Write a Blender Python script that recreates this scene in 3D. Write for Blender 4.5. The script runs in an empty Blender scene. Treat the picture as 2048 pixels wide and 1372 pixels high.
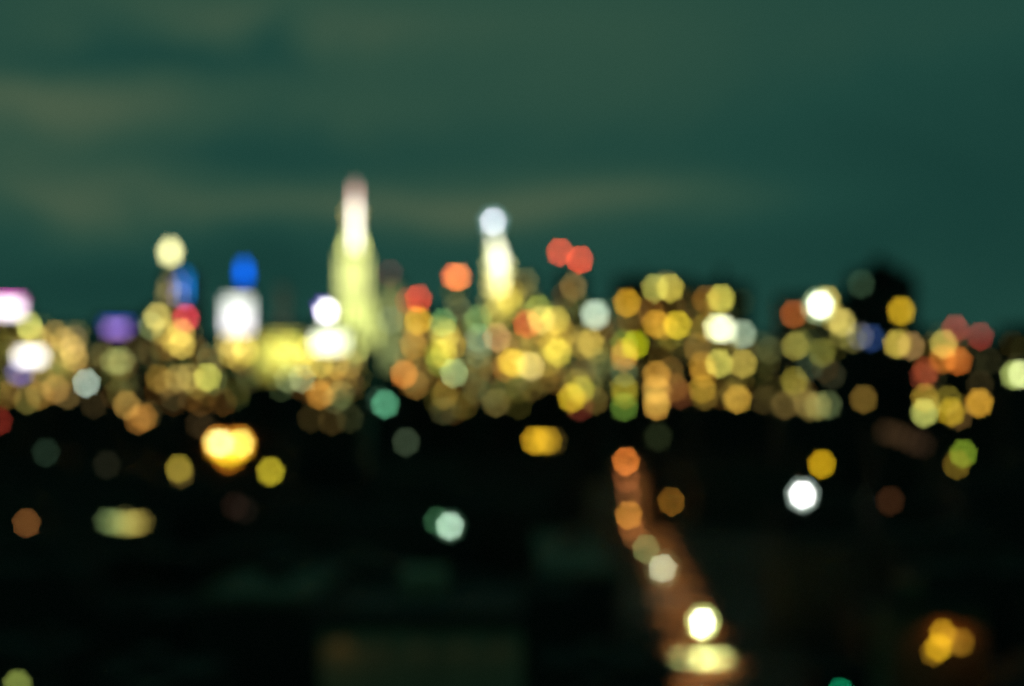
import bpy, bmesh, math, random
from mathutils import Vector

# ------------------------------------------------------------------ camera
# f = 50 mm; one metre at one metre's distance covers FPX pixels of the 2048-wide frame.
FPX, HORIZON, EYE = 2844.4, 820.0, 60.0
scene = bpy.context.scene
col = scene.collection
cam_data = bpy.data.cameras.new('camera')
cam_data.lens = 50.0
cam_data.sensor_width = 36.0
cam_data.shift_y = (HORIZON - 686.0) / 2048.0
cam_data.clip_start = 0.1
cam_data.clip_end = 20000.0
cam_data.dof.use_dof = True
cam_data.dof.focus_distance = 1.27          # focused on something close: the whole city is out of focus
cam_data.dof.aperture_fstop = 1.83
cam_data.dof.aperture_blades = 7
cam_data.dof.aperture_rotation = math.radians(38)
cam_data.dof.aperture_ratio = 1.05
cam = bpy.data.objects.new('camera', cam_data)
col.objects.link(cam)
cam.location = (0, 0, EYE)
cam.rotation_euler = (math.radians(90), 0, 0)
scene.camera = cam

scene.render.engine = 'CYCLES'
scene.view_settings.view_transform = 'Standard'
scene.view_settings.look = 'None'
scene.view_settings.exposure = 0.0
scene.view_settings.gamma = 1.0
scene.cycles.use_adaptive_sampling = False
scene.cycles.use_denoising = True
scene.cycles.denoiser = 'OPENIMAGEDENOISE'
scene.cycles.denoising_input_passes = 'RGB'
scene.cycles.max_bounces = 3
scene.cycles.diffuse_bounces = 2
scene.cycles.glossy_bounces = 1
scene.cycles.transmission_bounces = 1
scene.cycles.sample_clamp_indirect = 2.0
scene.cycles.caustics_reflective = False
scene.cycles.caustics_refractive = False
scene.render.dither_intensity = 2.0


def lin(c):
    out = []
    for v in c:
        v = v / 255.0
        out.append(v / 12.92 if v <= 0.04045 else ((v + 0.055) / 1.055) ** 2.4)
    return tuple(out)


# ------------------------------------------------------------------ night sky (world): town-lit cloud
world = bpy.data.worlds.new('World')
scene.world = world
world.use_nodes = True
wt = world.node_tree
wt.nodes.clear()


def wn(kind, **kw):
    n = wt.nodes.new(kind)
    for k, v in kw.items():
        setattr(n, k, v)
    return n


def wmath(op, a, b=None, c=None):
    n = wn('ShaderNodeMath', operation=op)
    for i, v in enumerate((a, b, c)):
        if v is None:
            continue
        if isinstance(v, (int, float)):
            n.inputs[i].default_value = v
        else:
            wt.links.new(v, n.inputs[i])
    return n.outputs[0]


tc = wn('ShaderNodeTexCoord')
sep = wn('ShaderNodeSeparateXYZ')
wt.links.new(tc.outputs['Generated'], sep.inputs[0])
yy = wmath('MAXIMUM', wmath('ABSOLUTE', sep.outputs[1]), 0.15)
az = wmath('DIVIDE', sep.outputs[0], yy)
el = wmath('DIVIDE', sep.outputs[2], yy)
comb = wn('ShaderNodeCombineXYZ')
wt.links.new(wmath('MULTIPLY', az, 1.0), comb.inputs[0])
wt.links.new(wmath('MULTIPLY', el, 1.9), comb.inputs[1])
nz = wn('ShaderNodeTexNoise')
nz.inputs['Scale'].default_value = 4.2
nz.inputs['Detail'].default_value = 4.0
nz.inputs['Roughness'].default_value = 0.5
nz.inputs['Distortion'].default_value = 1.1
wt.links.new(comb.outputs[0], nz.inputs['Vector'])
wob = wmath('MULTIPLY', wmath('SUBTRACT', nz.outputs[0], 0.5), 0.16)
azw = wmath('ADD', az, wob)
elw = wmath('ADD', el, wmath('MULTIPLY', wob, 0.45))


def bank(px, py, rx, ry, amp):
    """one bank of cloud lit from below, by its bearing and height in the sky"""
    a0, e0 = (px - 1024) / FPX, (HORIZON - py) / FPX
    u = wmath('DIVIDE', wmath('SUBTRACT', azw, a0), rx / FPX)
    v = wmath('DIVIDE', wmath('SUBTRACT', elw, e0), ry / FPX)
    r2 = wmath('ADD', wmath('MULTIPLY', u, u), wmath('MULTIPLY', v, v))
    return wmath('MULTIPLY', wmath('EXPONENT', wmath('MULTIPLY', r2, -1.0)), amp)


BANKS = [(130, 240, 260, 110, 0.75), (-60, 180, 160, 60, 0.4), (700, 420, 620, 62, 0.75), (1250, 395, 330, 45, 0.45),
         (560, 215, 400, 60, 0.28), (900, 40, 900, 120, 0.42), (1300, 200, 500, 120, 0.25), (300, 20, 420, 60, 0.3),
         (150, 370, 260, 50, 0.35),
         (240, 130, 300, 38, -0.45), (250, 560, 380, 90, -0.5), (450, 330, 330, 35, -0.25), (2000, 350, 500, 300, -0.35), (1500, 560, 500, 90, -0.15)]
tot = 0.0
for b in BANKS:
    tot = wmath('ADD', bank(*b), tot)
cloud = wmath('ADD', wmath('ADD', wmath('MULTIPLY', tot, 0.62), 0.36), wmath('MULTIPLY', wmath('SUBTRACT', nz.outputs[0], 0.5), 0.50))
ramp = wn('ShaderNodeValToRGB')
wt.links.new(cloud, ramp.inputs[0])
els = ramp.color_ramp.elements
els[0].position, els[0].color = 0.0, (*lin((21, 58, 52)), 1)
els[1].position, els[1].color = 1.0, (*lin((80, 97, 74)), 1)
e = els.new(0.35)
e.color = (*lin((31, 70, 61)), 1)
e = els.new(0.65)
e.color = (*lin((48, 80, 65)), 1)
bg = wn('ShaderNodeBackground')
bg.inputs['Strength'].default_value = 1.0
wt.links.new(ramp.outputs[0], bg.inputs[0])
wo = wn('ShaderNodeOutputWorld')
wt.links.new(bg.outputs[0], wo.inputs[0])

# ------------------------------------------------------------------ materials
MATS = {}


def new_mat(name):
    m = bpy.data.materials.new(name)
    m.use_nodes = True
    return m, m.node_tree, m.node_tree.nodes['Principled BSDF']


def rough_mat(name, c, var=0.25, scale=0.6, rough=0.85, metal=0.0):
    """a weathered surface: base colour varied by two scales of noise, with a little bump"""
    if name in MATS:
        return MATS[name]
    m, t, p = new_mat(name)
    tcn = t.nodes.new('ShaderNodeTexCoord')
    n = t.nodes.new('ShaderNodeTexNoise')
    n.inputs['Scale'].default_value = scale
    n.inputs['Detail'].default_value = 6
    t.links.new(tcn.outputs['Object'], n.inputs['Vector'])
    r = t.nodes.new('ShaderNodeValToRGB')
    r.color_ramp.elements[0].position, r.color_ramp.elements[1].position = 0.3, 0.7
    r.color_ramp.elements[0].color = (*[v * (1 - var) for v in c], 1)
    r.color_ramp.elements[1].color = (*[v * (1 + var) for v in c], 1)
    t.links.new(n.outputs[0], r.inputs[0])
    t.links.new(r.outputs[0], p.inputs['Base Color'])
    bmp = t.nodes.new('ShaderNodeBump')
    bmp.inputs['Strength'].default_value = 0.25
    t.links.new(n.outputs[0], bmp.inputs['Height'])
    t.links.new(bmp.outputs[0], p.inputs['Normal'])
    p.inputs['Roughness'].default_value = rough
    p.inputs['Metallic'].default_value = metal
    MATS[name] = m
    return m


def facade_mat(name, wall, glass=(0.012, 0.012, 0.012), bay=2.4, floor=3.6):
    """masonry with rows of unlit windows, laid out in metres on the building itself"""
    if name in MATS:
        return MATS[name]
    m, t, p = new_mat(name)
    tcn = t.nodes.new('ShaderNodeTexCoord')
    s = t.nodes.new('ShaderNodeSeparateXYZ')
    t.links.new(tcn.outputs['Object'], s.inputs[0])
    ad = t.nodes.new('ShaderNodeMath')
    ad.operation = 'ADD'
    t.links.new(s.outputs[0], ad.inputs[0])
    t.links.new(s.outputs[1], ad.inputs[1])
    c = t.nodes.new('ShaderNodeCombineXYZ')
    t.links.new(ad.outputs[0], c.inputs[0])
    t.links.new(s.outputs[2], c.inputs[1])
    b = t.nodes.new('ShaderNodeTexBrick')
    b.offset = 0.0
    b.inputs['Scale'].default_value = 1.0
    b.inputs['Brick Width'].default_value = bay
    b.inputs['Row Height'].default_value = floor
    b.inputs['Mortar Size'].default_value = 0.75
    b.inputs['Mortar Smooth'].default_value = 0.0
    b.inputs['Color1'].default_value = (*glass, 1)
    b.inputs['Color2'].default_value = (*[g * 1.8 for g in glass], 1)
    t.links.new(c.outputs[0], b.inputs['Vector'])
    n = t.nodes.new('ShaderNodeTexNoise')
    n.inputs['Scale'].default_value = 0.15
    n.inputs['Detail'].default_value = 8
    t.links.new(tcn.outputs['Object'], n.inputs['Vector'])
    r = t.nodes.new('ShaderNodeValToRGB')
    r.color_ramp.elements[0].color = (*[v * 0.7 for v in wall], 1)
    r.color_ramp.elements[1].color = (*[v * 1.25 for v in wall], 1)
    t.links.new(n.outputs[0], r.inputs[0])
    t.links.new(r.outputs[0], b.inputs['Mortar'])
    t.links.new(b.outputs['Color'], p.inputs['Base Color'])
    mr = t.nodes.new('ShaderNodeMapRange')
    mr.inputs['To Min'].default_value = 0.6
    mr.inputs['To Max'].default_value = 0.9
    t.links.new(b.outputs['Fac'], mr.inputs['Value'])
    t.links.new(mr.outputs[0], p.inputs['Roughness'])
    MATS[name] = m
    return m


def glow_mat(rgb, e):
    """a lit pane or lens, or an added halo ring or dish: its own light"""
    key = ('glow', rgb, round(e, 2))
    if key in MATS:
        return MATS[key]
    m, t, p = new_mat('lit_glass_and_halo')
    c = lin(rgb)
    p.inputs['Base Color'].default_value = (0.05, 0.05, 0.05, 1)
    p.inputs['Emission Color'].default_value = (*c, 1)
    p.inputs['Emission Strength'].default_value = e
    m.cycles.emission_sampling = 'NONE'
    MATS[key] = m
    return m


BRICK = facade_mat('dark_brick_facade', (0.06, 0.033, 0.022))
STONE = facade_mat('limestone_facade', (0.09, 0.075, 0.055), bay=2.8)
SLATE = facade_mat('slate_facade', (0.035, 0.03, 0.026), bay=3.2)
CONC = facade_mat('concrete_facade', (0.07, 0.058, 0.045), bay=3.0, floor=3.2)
PALE = rough_mat('pale_render', (0.36, 0.28, 0.18), 0.2, 0.2)
LIME = facade_mat('pale_limestone_facade', (0.5, 0.5, 0.4), glass=(0.1, 0.1, 0.07), bay=2.8)
TANWALL = rough_mat('tan_stucco', (0.2, 0.12, 0.06), 0.2, 0.3)
FACADES = [BRICK, STONE, SLATE, CONC]
TAR = rough_mat('tar_roof', (0.022, 0.018, 0.015), 0.3, 0.4)
GRAVELROOF = rough_mat('pale_roof_membrane', (0.18, 0.14, 0.10), 0.3, 0.4)
METAL = rough_mat('galvanised_steel', (0.09, 0.09, 0.09), 0.2, 3, 0.45, 0.8)
WOOD = rough_mat('tank_cedar', (0.05, 0.035, 0.025), 0.3, 2)
FRAME = rough_mat('window_frame', (0.05, 0.05, 0.05), 0.2, 3, 0.6)
ASPHALT = rough_mat('asphalt', (0.05, 0.05, 0.05), 0.25, 0.8)
PAVE = rough_mat('pavement_concrete', (0.16, 0.15, 0.14), 0.25, 0.5)
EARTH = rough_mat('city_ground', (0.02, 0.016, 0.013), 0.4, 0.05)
PAINT = rough_mat('road_paint', (0.7, 0.7, 0.65), 0.15, 2)
RUBBER = rough_mat('rubber', (0.02, 0.02, 0.02), 0.2, 5)
GREENPATINA = rough_mat('copper_roof', (0.08, 0.16, 0.13), 0.3, 0.4, 0.6)


# ------------------------------------------------------------------ mesh helpers
def obj(name, bm, mat, parent=None, loc=(0, 0, 0)):
    me = bpy.data.meshes.new(name)
    bm.normal_update()
    bm.to_mesh(me)
    bm.free()
    for m in (mat if isinstance(mat, (list, tuple)) else [mat]):
        me.materials.append(m)
    o = bpy.data.objects.new(name, me)
    o.location = loc
    col.objects.link(o)
    if parent:
        o.parent = parent
    return o


def thing(name, label, cat, loc=(0, 0, 0), rz=0.0, group=None):
    o = bpy.data.objects.new(name, None)
    o.empty_display_size = 2
    o.location = loc
    o.rotation_euler = (0, 0, rz)
    o['label'] = label
    o['category'] = cat
    if group:
        o['group'] = group
    col.objects.link(o)
    return o


def struct(name, bm, mat):
    o = obj(name, bm, mat)
    o['kind'] = 'structure'
    return o


def box(bm, x0, x1, y0, y1, z0, z1, mi=0):
    v = [bm.verts.new(p) for p in ((x0, y0, z0), (x1, y0, z0), (x1, y1, z0), (x0, y1, z0), (x0, y0, z1), (x1, y0, z1), (x1, y1, z1), (x0, y1, z1))]
    for f in ((0, 1, 5, 4), (1, 2, 6, 5), (2, 3, 7, 6), (3, 0, 4, 7), (4, 5, 6, 7), (3, 2, 1, 0)):
        bm.faces.new([v[i] for i in f]).material_index = mi


def lathe(bm, prof, n=16, cx=0.0, cy=0.0, mi=0):
    """prof: (radius, z) from bottom to top"""
    rings = []
    for r, z in prof:
        rings.append([bm.verts.new((cx + r * math.cos(2 * math.pi * k / n), cy + r * math.sin(2 * math.pi * k / n), z)) for k in range(n)])
    for a, b in zip(rings, rings[1:]):
        for k in range(n):
            bm.faces.new((a[k], a[(k + 1) % n], b[(k + 1) % n], b[k])).material_index = mi
    bm.faces.new(rings[0][::-1]).material_index = mi
    bm.faces.new(rings[-1]).material_index = mi


def tube(bm, p, q, r, n=8, r2=None):
    p, q = Vector(p), Vector(q)
    d = (q - p).normalized()
    u = d.cross(Vector((0, 0, 1)) if abs(d.z) < 0.9 else Vector((1, 0, 0))).normalized()
    w = d.cross(u)
    r2 = r if r2 is None else r2
    A, B = [], []
    for k in range(n):
        a = 2 * math.pi * k / n
        e_ = u * math.cos(a) + w * math.sin(a)
        A.append(bm.verts.new(p + e_ * r))
        B.append(bm.verts.new(q + e_ * r2))
    for k in range(n):
        bm.faces.new((A[k], A[(k + 1) % n], B[(k + 1) % n], B[k]))
    bm.faces.new(A[::-1])
    bm.faces.new(B)


def taper(bm, x0, x1, y0, y1, z0, X0, X1, Y0, Y1, z1):
    v = [bm.verts.new(p) for p in ((x0, y0, z0), (x1, y0, z0), (x1, y1, z0), (x0, y1, z0), (X0, Y0, z1), (X1, Y0, z1), (X1, Y1, z1), (X0, Y1, z1))]
    for f in ((0, 1, 5, 4), (1, 2, 6, 5), (2, 3, 7, 6), (3, 0, 4, 7), (4, 5, 6, 7), (3, 2, 1, 0)):
        bm.faces.new([v[i] for i in f])


def PX(x, d):
    return (x - 1024.0) / FPX * d


def PZ(y, d):
    return EYE + (HORIZON - y) / FPX * d


COC_AREA = 2250.0       # area of the blur disc in pixels of the 2048-wide frame
PANES = {}
FAINT, RECTS = [], []
PROTECT = []            # (x px, y px, distance) of lights that nothing nearer may hide


def window_mesh(mat):
    """unit window facing -Y: a raised frame round a set-back lit pane (slot 1), with a glazing bar"""
    if mat.name in PANES:
        return PANES[mat.name]
    bm = bmesh.new()
    f = 0.06
    for a in ((-0.5 - f, -0.5, -0.5 - f, 0.5 + f), (0.5, 0.5 + f, -0.5 - f, 0.5 + f), (-0.5, 0.5, -0.5 - f, -0.5), (-0.5, 0.5, 0.5, 0.5 + f)):
        box(bm, a[0], a[1], -0.5, 0.5, a[2], a[3], 0)
    box(bm, -0.02, 0.02, -0.35, 0.4, -0.5, 0.5, 0)
    box(bm, -0.498, -0.021, -0.2, 0.45, -0.498, 0.498, 1)
    box(bm, 0.021, 0.498, -0.2, 0.45, -0.498, 0.498, 1)
    me = bpy.data.meshes.new('window')
    bm.to_mesh(me)
    bm.free()
    me.materials.append(FRAME)
    me.materials.append(mat)
    PANES[mat.name] = me
    return me


def add_window(root, x, y, d, rgb, w=8.0, h=None, gain=1.0, name='window', protect=True, label=None):
    """a lit window whose light, spread over the blur disc, has colour rgb"""
    h = h or w
    if rgb[0] > rgb[2] * 1.5 and rgb[0] * 0.85 > rgb[1] > rgb[0] * 0.58:
        rgb = (int(rgb[0] * 0.97), int(rgb[1] * 1.05), int(rgb[2] * 0.88))
    elif rgb[0] > rgb[2] * 1.25 and rgb[1] > rgb[0] * 0.55:      # street-side tungsten reads yellow on this film
        rgb = (int(rgb[0] * 0.97), rgb[1], int(rgb[2] * 0.92))
    w, h = w * 1.12, h * 1.12
    gain *= 0.84
    e_ = gain * COC_AREA / (w * h)
    m = glow_mat(rgb, e_)
    o = bpy.data.objects.new(name, window_mesh(m))
    o.scale = (w / FPX * d, 0.3, h / FPX * d)
    o.location = Vector((PX(x, d), d - 0.15, PZ(y, d))) - root.location
    o.parent = root
    if label:
        o['label'] = label
    col.objects.link(o)
    if protect:
        PROTECT.append((x, y, d, name))
    else:
        FAINT.append((o, x, y, d))
    return o


def add_panel(root, x0, x1, y0, y1, d, rgb, gain, name='sign', label=None):
    """a lit sign or screen: shown size (px) and its direct colour times gain"""
    c = ((x0 + x1) / 2, (y0 + y1) / 2)
    o = bpy.data.objects.new(name, window_mesh(glow_mat(rgb, gain)))
    o.scale = ((x1 - x0) / FPX * d, 0.4, (y1 - y0) / FPX * d)
    o.location = Vector((PX(c[0], d), d - 0.2, PZ(c[1], d))) - root.location
    o.parent = root
    if label:
        o['label'] = label
    col.objects.link(o)
    PROTECT.append((c[0], c[1], d, name))
    return o


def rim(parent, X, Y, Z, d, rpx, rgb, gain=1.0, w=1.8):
    """glowing ring added to imitate the lens halo round a light (faces the camera)"""
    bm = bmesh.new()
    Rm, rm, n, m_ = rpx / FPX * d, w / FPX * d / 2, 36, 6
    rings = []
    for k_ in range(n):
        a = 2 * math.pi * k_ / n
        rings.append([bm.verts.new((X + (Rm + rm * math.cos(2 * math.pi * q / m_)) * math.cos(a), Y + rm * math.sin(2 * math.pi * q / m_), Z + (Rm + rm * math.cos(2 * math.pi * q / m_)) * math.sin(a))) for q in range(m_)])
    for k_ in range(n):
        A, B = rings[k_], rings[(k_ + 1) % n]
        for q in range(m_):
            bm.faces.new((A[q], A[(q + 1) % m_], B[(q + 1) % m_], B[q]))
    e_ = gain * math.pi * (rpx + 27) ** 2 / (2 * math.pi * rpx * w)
    obj('halo_ring', bm, glow_mat(rgb, e_), parent)


def water_tank(root, x, y, z, s=1.0):
    bm = bmesh.new()
    r = 2.0 * s
    for k in range(4):
        a = math.pi / 4 + k * math.pi / 2
        tube(bm, (x + r * 0.8 * math.cos(a), y + r * 0.8 * math.sin(a), z), (x + r * 0.7 * math.cos(a), y + r * 0.7 * math.sin(a), z + 2.6 * s), 0.12 * s, 6)
    lathe(bm, [(r, z + 2.6 * s), (r * 0.96, z + 6.2 * s), (r * 1.08, z + 6.25 * s), (0.1, z + 7.8 * s)], 14, x, y)
    obj('water_tank', bm, WOOD, root)


def add_beacon(root, x, y, d, rgb, roof_z, w=7.0, gain=1.0, label=None):
    """red warning lamp on a thin mast: mast with the lamp as its sub-part"""
    X, Z = PX(x, d) - root.location.x, PZ(y, d)
    r = w / FPX * d / 2
    bm = bmesh.new()
    Y = 1.5
    tube(bm, (X, Y, roof_z - root.location.z), (X, Y, Z - r), 0.25, 6, 0.15)
    mast = obj('mast', bm, METAL, root)
    bm = bmesh.new()
    lathe(bm, [(r * 0.6, Z - r), (r, Z - r * 0.5), (r, Z + r * 0.5), (r * 0.5, Z + r)], 12, X, Y)
    b = obj('beacon', bm, glow_mat(rgb, gain * COC_AREA / (w * w * 0.95)), mast)
    if label:
        b['label'] = label
    PROTECT.append((x, y, d, 'beacon'))


rnd = random.Random(7)
DIMS = [(58, 44, 16), (56, 50, 18), (44, 48, 24), (62, 38, 14), (46, 42, 26), (36, 42, 26)]


def building(label, x0, x1, top, d, windows=(), mat=None, dim=0, dimrows=None, dims=None, depth=None, cat='building', roof='flat', group=None,
             name='city_building', tiers=(), dimgain=1.0, base_z=0.0):
    """front wall at distance d between px x0..x1, roof at px top; windows: (x, y, rgb[, size px[, gain]])"""
    depth = depth or (max(14.0, (x1 - x0) / FPX * d * 0.8) if d < 900 else max(9.0, 26.0 - abs((x0 + x1) / 2 - 1024) / 45.0))
    X0, X1, Z = PX(x0, d), PX(x1, d), PZ(top, d)
    cx = (X0 + X1) / 2
    root = thing(name, label, cat, (cx, d, 0), 0, group)
    RECTS.append((x0, x1, top, d))
    hw = (X1 - X0) / 2
    mat = mat or rnd.choice(FACADES)
    bm = bmesh.new()
    box(bm, -hw, hw, 0, depth, base_z, Z)
    for (a, b, t) in tiers:           # set-back upper storeys
        box(bm, PX(a, d) - cx, PX(b, d) - cx, 1.5, depth - 3, Z - 0.5, PZ(t, d))
    obj('wall', bm, mat, root)
    bm = bmesh.new()
    p = 0.5
    for a in ((-hw - 0.15, hw + 0.15, -0.15, p), (-hw - 0.15, hw + 0.15, depth - p, depth + 0.15), (-hw - 0.15, -hw + p, p, depth - p), (hw - p, hw + 0.15, p, depth - p)):
        box(bm, *a, Z - 0.6, Z + 1.0)
    box(bm, -hw + p, hw - p, p, depth - p, Z + 0.004, Z + 0.12)
    r_ = obj('roof', bm, TAR if roof != 'pale' else GRAVELROOF, root)
    if roof == 'tank':
        water_tank(root, rnd.uniform(-hw * 0.4, hw * 0.4), depth * 0.5, Z + 0.1, min(1.6, max(0.7, hw / 9)))
    if roof in ('flat', 'tank', 'pale') and hw > 4:
        bm = bmesh.new()
        bx = rnd.uniform(-hw * 0.5, hw * 0.1)
        box(bm, bx, bx + hw * 0.5, depth * 0.6, depth * 0.85, Z + 0.1, Z + 2.8)
        box(bm, bx + hw * 0.1, bx + hw * 0.2, depth * 0.55, depth * 0.6, Z + 0.12, Z + 2.2)
        obj('stair_head', bm, mat, root)
    taken = []
    for w in windows:
        x, y, rgb = w[:3]
        sz = w[3] if len(w) > 3 else 8.0
        g = w[4] if len(w) > 4 else 1.0
        add_window(root, x, y, d, rgb, sz, gain=g)
        taken.append((x, y, sz))
    if dim:
        y0, y1 = dimrows or (top + 12, rnd.uniform(755, 835))
        dimgain *= 0.75 if x0 > 1180 else 1.35  # left and centre windows brightened to imitate the haze there
        pitch = 11.0
        cells = []
        yy_ = y0
        while yy_ < y1:
            xx = x0 + 7
            while xx < x1 - 5:
                if all(abs(xx - t[0]) > (6 + t[2] / 2) or abs(yy_ - t[1]) > (6 + t[2] / 2) for t in taken):
                    cells.append((xx, yy_))
                xx += pitch
            yy_ += pitch
        rnd.shuffle(cells)
        for (xx, yy_) in cells[:dim]:
            add_window(root, xx, yy_, d, rnd.choice(dims or DIMS), 6.0, gain=rnd.uniform(0.35, 0.9) * dimgain, protect=False)
    return root


# ------------------------------------------------------------------ ground, avenue, pavements
SL = 0.066                      # the avenue's bearing: X = 23 + SL * Y


def ax(y):
    return 23.0 + SL * y


def strip(name, off0, off1, z0, z1, y0, y1, mat, kerb=True):
    bm = bmesh.new()
    n = 30
    last = None
    for i in range(n + 1):
        y = y0 + (y1 - y0) * i / n
        cur = [bm.verts.new((ax(y) + off0, y, z0)), bm.verts.new((ax(y) + off0, y, z1)), bm.verts.new((ax(y) + off1, y, z1)), bm.verts.new((ax(y) + off1, y, z0))]
        if last:
            for k in range(3):
                bm.faces.new((last[k], last[k + 1], cur[k + 1], cur[k]))
        last = cur
    return struct(name, bm, mat)


bm = bmesh.new()
bmesh.ops.create_grid(bm, x_segments=40, y_segments=40, size=9000)
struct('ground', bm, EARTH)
strip('road', -5, 5, -0.3, 0.01, 60, 1690, ASPHALT)
strip('pavement_left', -7, -5, -0.3, 0.15, 60, 1690, PAVE)
strip('pavement_right', 5, 7, -0.3, 0.15, 60, 1690, PAVE)
bm = bmesh.new()
for i in range(150):
    y = 100 + i * 9.0
    for off in (-0.12, 0.12):
        x = ax(y) + off
        v = [bm.verts.new(q) for q in ((x - 0.08, y, 0.016), (x + 0.08, y, 0.016), (x + 0.08 + SL * 3, y + 3, 0.016), (x - 0.08 + SL * 3, y + 3, 0.016))]
        bm.faces.new(v)
for yc in (318, 331):                       # two zebra crossings, added pale stripes that brighten the lamp's pool
    for k in range(9):
        xo = ax(yc) - 4.4 + k * 1.0
        v = [bm.verts.new(q) for q in ((xo, yc, 0.016), (xo + 0.55, yc, 0.016), (xo + 0.55 + SL * 3.5, yc + 3.5, 0.016), (xo + SL * 3.5, yc + 3.5, 0.016))]
        bm.faces.new(v)
struct('road_markings', bm, PAINT)
for d in (420, 640, 900, 1250):
    # cross streets
    bm = bmesh.new()
    for (a, b) in ((-500, ax(d) - 7.01), (ax(d) + 7.01, 700)):
        box(bm, a, b, d - 6, d + 6, -0.2, 0.012)
    struct('side_street', bm, ASPHALT)

exec_lights = []

# ------------------------------------------------------------------ the tall stepped tower with the glowing mast
d = 2400.0
t = thing('skyscraper', 'tallest stepped skyscraper, yellow green floodlit shaft under a glowing white and pink mast', 'skyscraper', (PX(706, d), d, 0))
cx = PX(706, d)


def R(x):
    return PX(x, d) - cx


bm = bmesh.new()
box(bm, R(628), R(784), 0, 120, 0, PZ(765, d))
box(bm, R(650), R(762), 6, 90, PZ(765, d), PZ(690, d))
box(bm, R(664), R(748), 12, 80, PZ(690, d), PZ(605, d))
obj('base_storeys', bm, LIME, t)
bm = bmesh.new()
box(bm, R(675), R(739), 18, 70, PZ(605, d), PZ(520, d))
box(bm, R(680), R(734), 22, 66, PZ(520, d), PZ(508, d))
obj('wall', bm, LIME, t)
bm = bmesh.new()
lathe(bm, [((R(722) - R(692)) / 2, PZ(508, d)), ((R(720) - R(693)) / 2, PZ(480, d)), (8, PZ(468, d)), (6, PZ(440, d)), (3.2, PZ(425, d))], 12, 0, 44)
cr = obj('crown', bm, LIME, t)
bm = bmesh.new()
lathe(bm, [(2.9, PZ(492, d)), (2.9, PZ(402, d)), (1.6, PZ(398, d))], 10, 0, 30)
obj('mast', bm, glow_mat((240, 232, 218), 7.5), t)
bm = bmesh.new()
lathe(bm, [(2.6, PZ(398, d)), (2.2, PZ(376, d)), (0.4, PZ(360, d))], 8, 0, 30)
obj('antenna', bm, glow_mat((228, 180, 165), 6.0), t)
for j in range(9):  # glowing panes imitate floodlight on the shaft wall
    for i in range(5):
        yy_ = 514 + j * 10.5
        add_window(t, 682 + i * 12.4, yy_, d + 17.6, (212, 211, 138), 7, 7.5, gain=0.135 if 2 <= j <= 5 else 0.10)
for (x, y) in ((696, 425), (717, 425), (698, 440), (715, 440), (697, 470), (716, 470), (694, 486), (720, 486), (690, 498), (724, 498)):  # crown panes; the upper orange ones imitate the halo round the mast
    add_window(t, x, y, d + 30, (205, 165, 110) if y < 450 else (222, 218, 130), 6, gain=0.16 if y < 480 else .3)
for j in range(8):  # lower storeys: floodlight again put into glowing panes
    for i in range(6):
        yy_ = 609 + j * 11
        add_window(t, (670 if j < 4 else 660) + i * (14.2 if j < 4 else 18), yy_, d + (11.6 if yy_ < 690 else 5.6), (206, 208, 128), 7, 8, gain=0.15 if j < 7 else 0.09)

# ------------------------------------------------------------------ the second spire with the white lamp at its tip
d = 1900.0
cx = PX(996, d)
t2 = thing('skyscraper', 'slim tapering skyscraper tipped by a round white lamp with a cream lit crown', 'skyscraper', (cx, d, 0))
bm = bmesh.new()
box(bm, R(968), R(1024), 0, 40, 0, PZ(660, d))
box(bm, R(974), R(1020), 3, 34, PZ(660, d), PZ(560, d))
obj('wall', bm, STONE, t2)
bm = bmesh.new()
taper(bm, R(975), R(1019), 5, 30, PZ(560, d), R(980), R(1012), 8, 26, PZ(500, d))
taper(bm, R(984), R(1008), 8, 26, PZ(500, d), R(985), R(992), 14, 20, PZ(455, d))
obj('crown', bm, METAL, t2)
for (x, y, c, w, g) in [(987, 470, (225, 225, 200), 7, .22), (990, 486, (228, 226, 190), 8, .3), (986, 498, (215, 210, 160), 7, .2), (994, 497, (230, 228, 190), 8, .4),
                        (998, 510, (230, 230, 205), 9, .5), (990, 512, (225, 220, 160), 8, .4), (1002, 524, (230, 228, 200), 9, .5), (993, 526, (228, 226, 195), 8, .45),
                        (1000, 540, (228, 222, 180), 9, .55), (992, 541, (215, 205, 140), 8, .3), (1003, 556, (224, 214, 168), 9, .5), (994, 558, (222, 205, 150), 9, .45), (1010, 548, (200, 180, 110), 8, .3), (984, 552, (190, 175, 110), 8, .25), (1011, 530, (200, 190, 130), 8, .4), (981, 530, (205, 195, 140), 8, .35), (1014, 560, (200, 185, 120), 8, .4), (981, 572, (190, 172, 105), 8, .35), (1013, 580, (180, 160, 85), 8, .35),
                        (1000, 572, (225, 212, 165), 9, .6), (991, 574, (215, 195, 130), 8, .4), (1006, 590, (190, 165, 85), 9, .55), (992, 596, (170, 155, 80), 9, .45), (1000, 612, (150, 130, 58), 9, .5), (988, 626, (150, 138, 70), 9, .6), (1004, 632, (150, 130, 60), 9, .5), (978, 604, (130, 120, 70), 9, .4), (996, 645, (120, 105, 50), 9, .5)]:
    add_window(t2, x, y, d + (-0.1 if y > 655 else 2.9 if y > 556 else 4.4 if y > 500 else 7.0), c, w, gain=g)
X, Z = R(986), PZ(441, d)
bm = bmesh.new()
tube(bm, (X, 17, PZ(456, d)), (X, 17, Z), 0.8, 8)
sp = obj('spire', bm, METAL, t2)
bm = bmesh.new()
bmesh.ops.create_uvsphere(bm, u_segments=16, v_segments=10, radius=2.9)
for v in bm.verts:
    v.co += Vector((X, 12, Z))
obj('lamp', bm, glow_mat((226, 226, 240), 31), sp)
rim(sp, X, 12, Z, d, 12, (62, 92, 96), .8)

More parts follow.
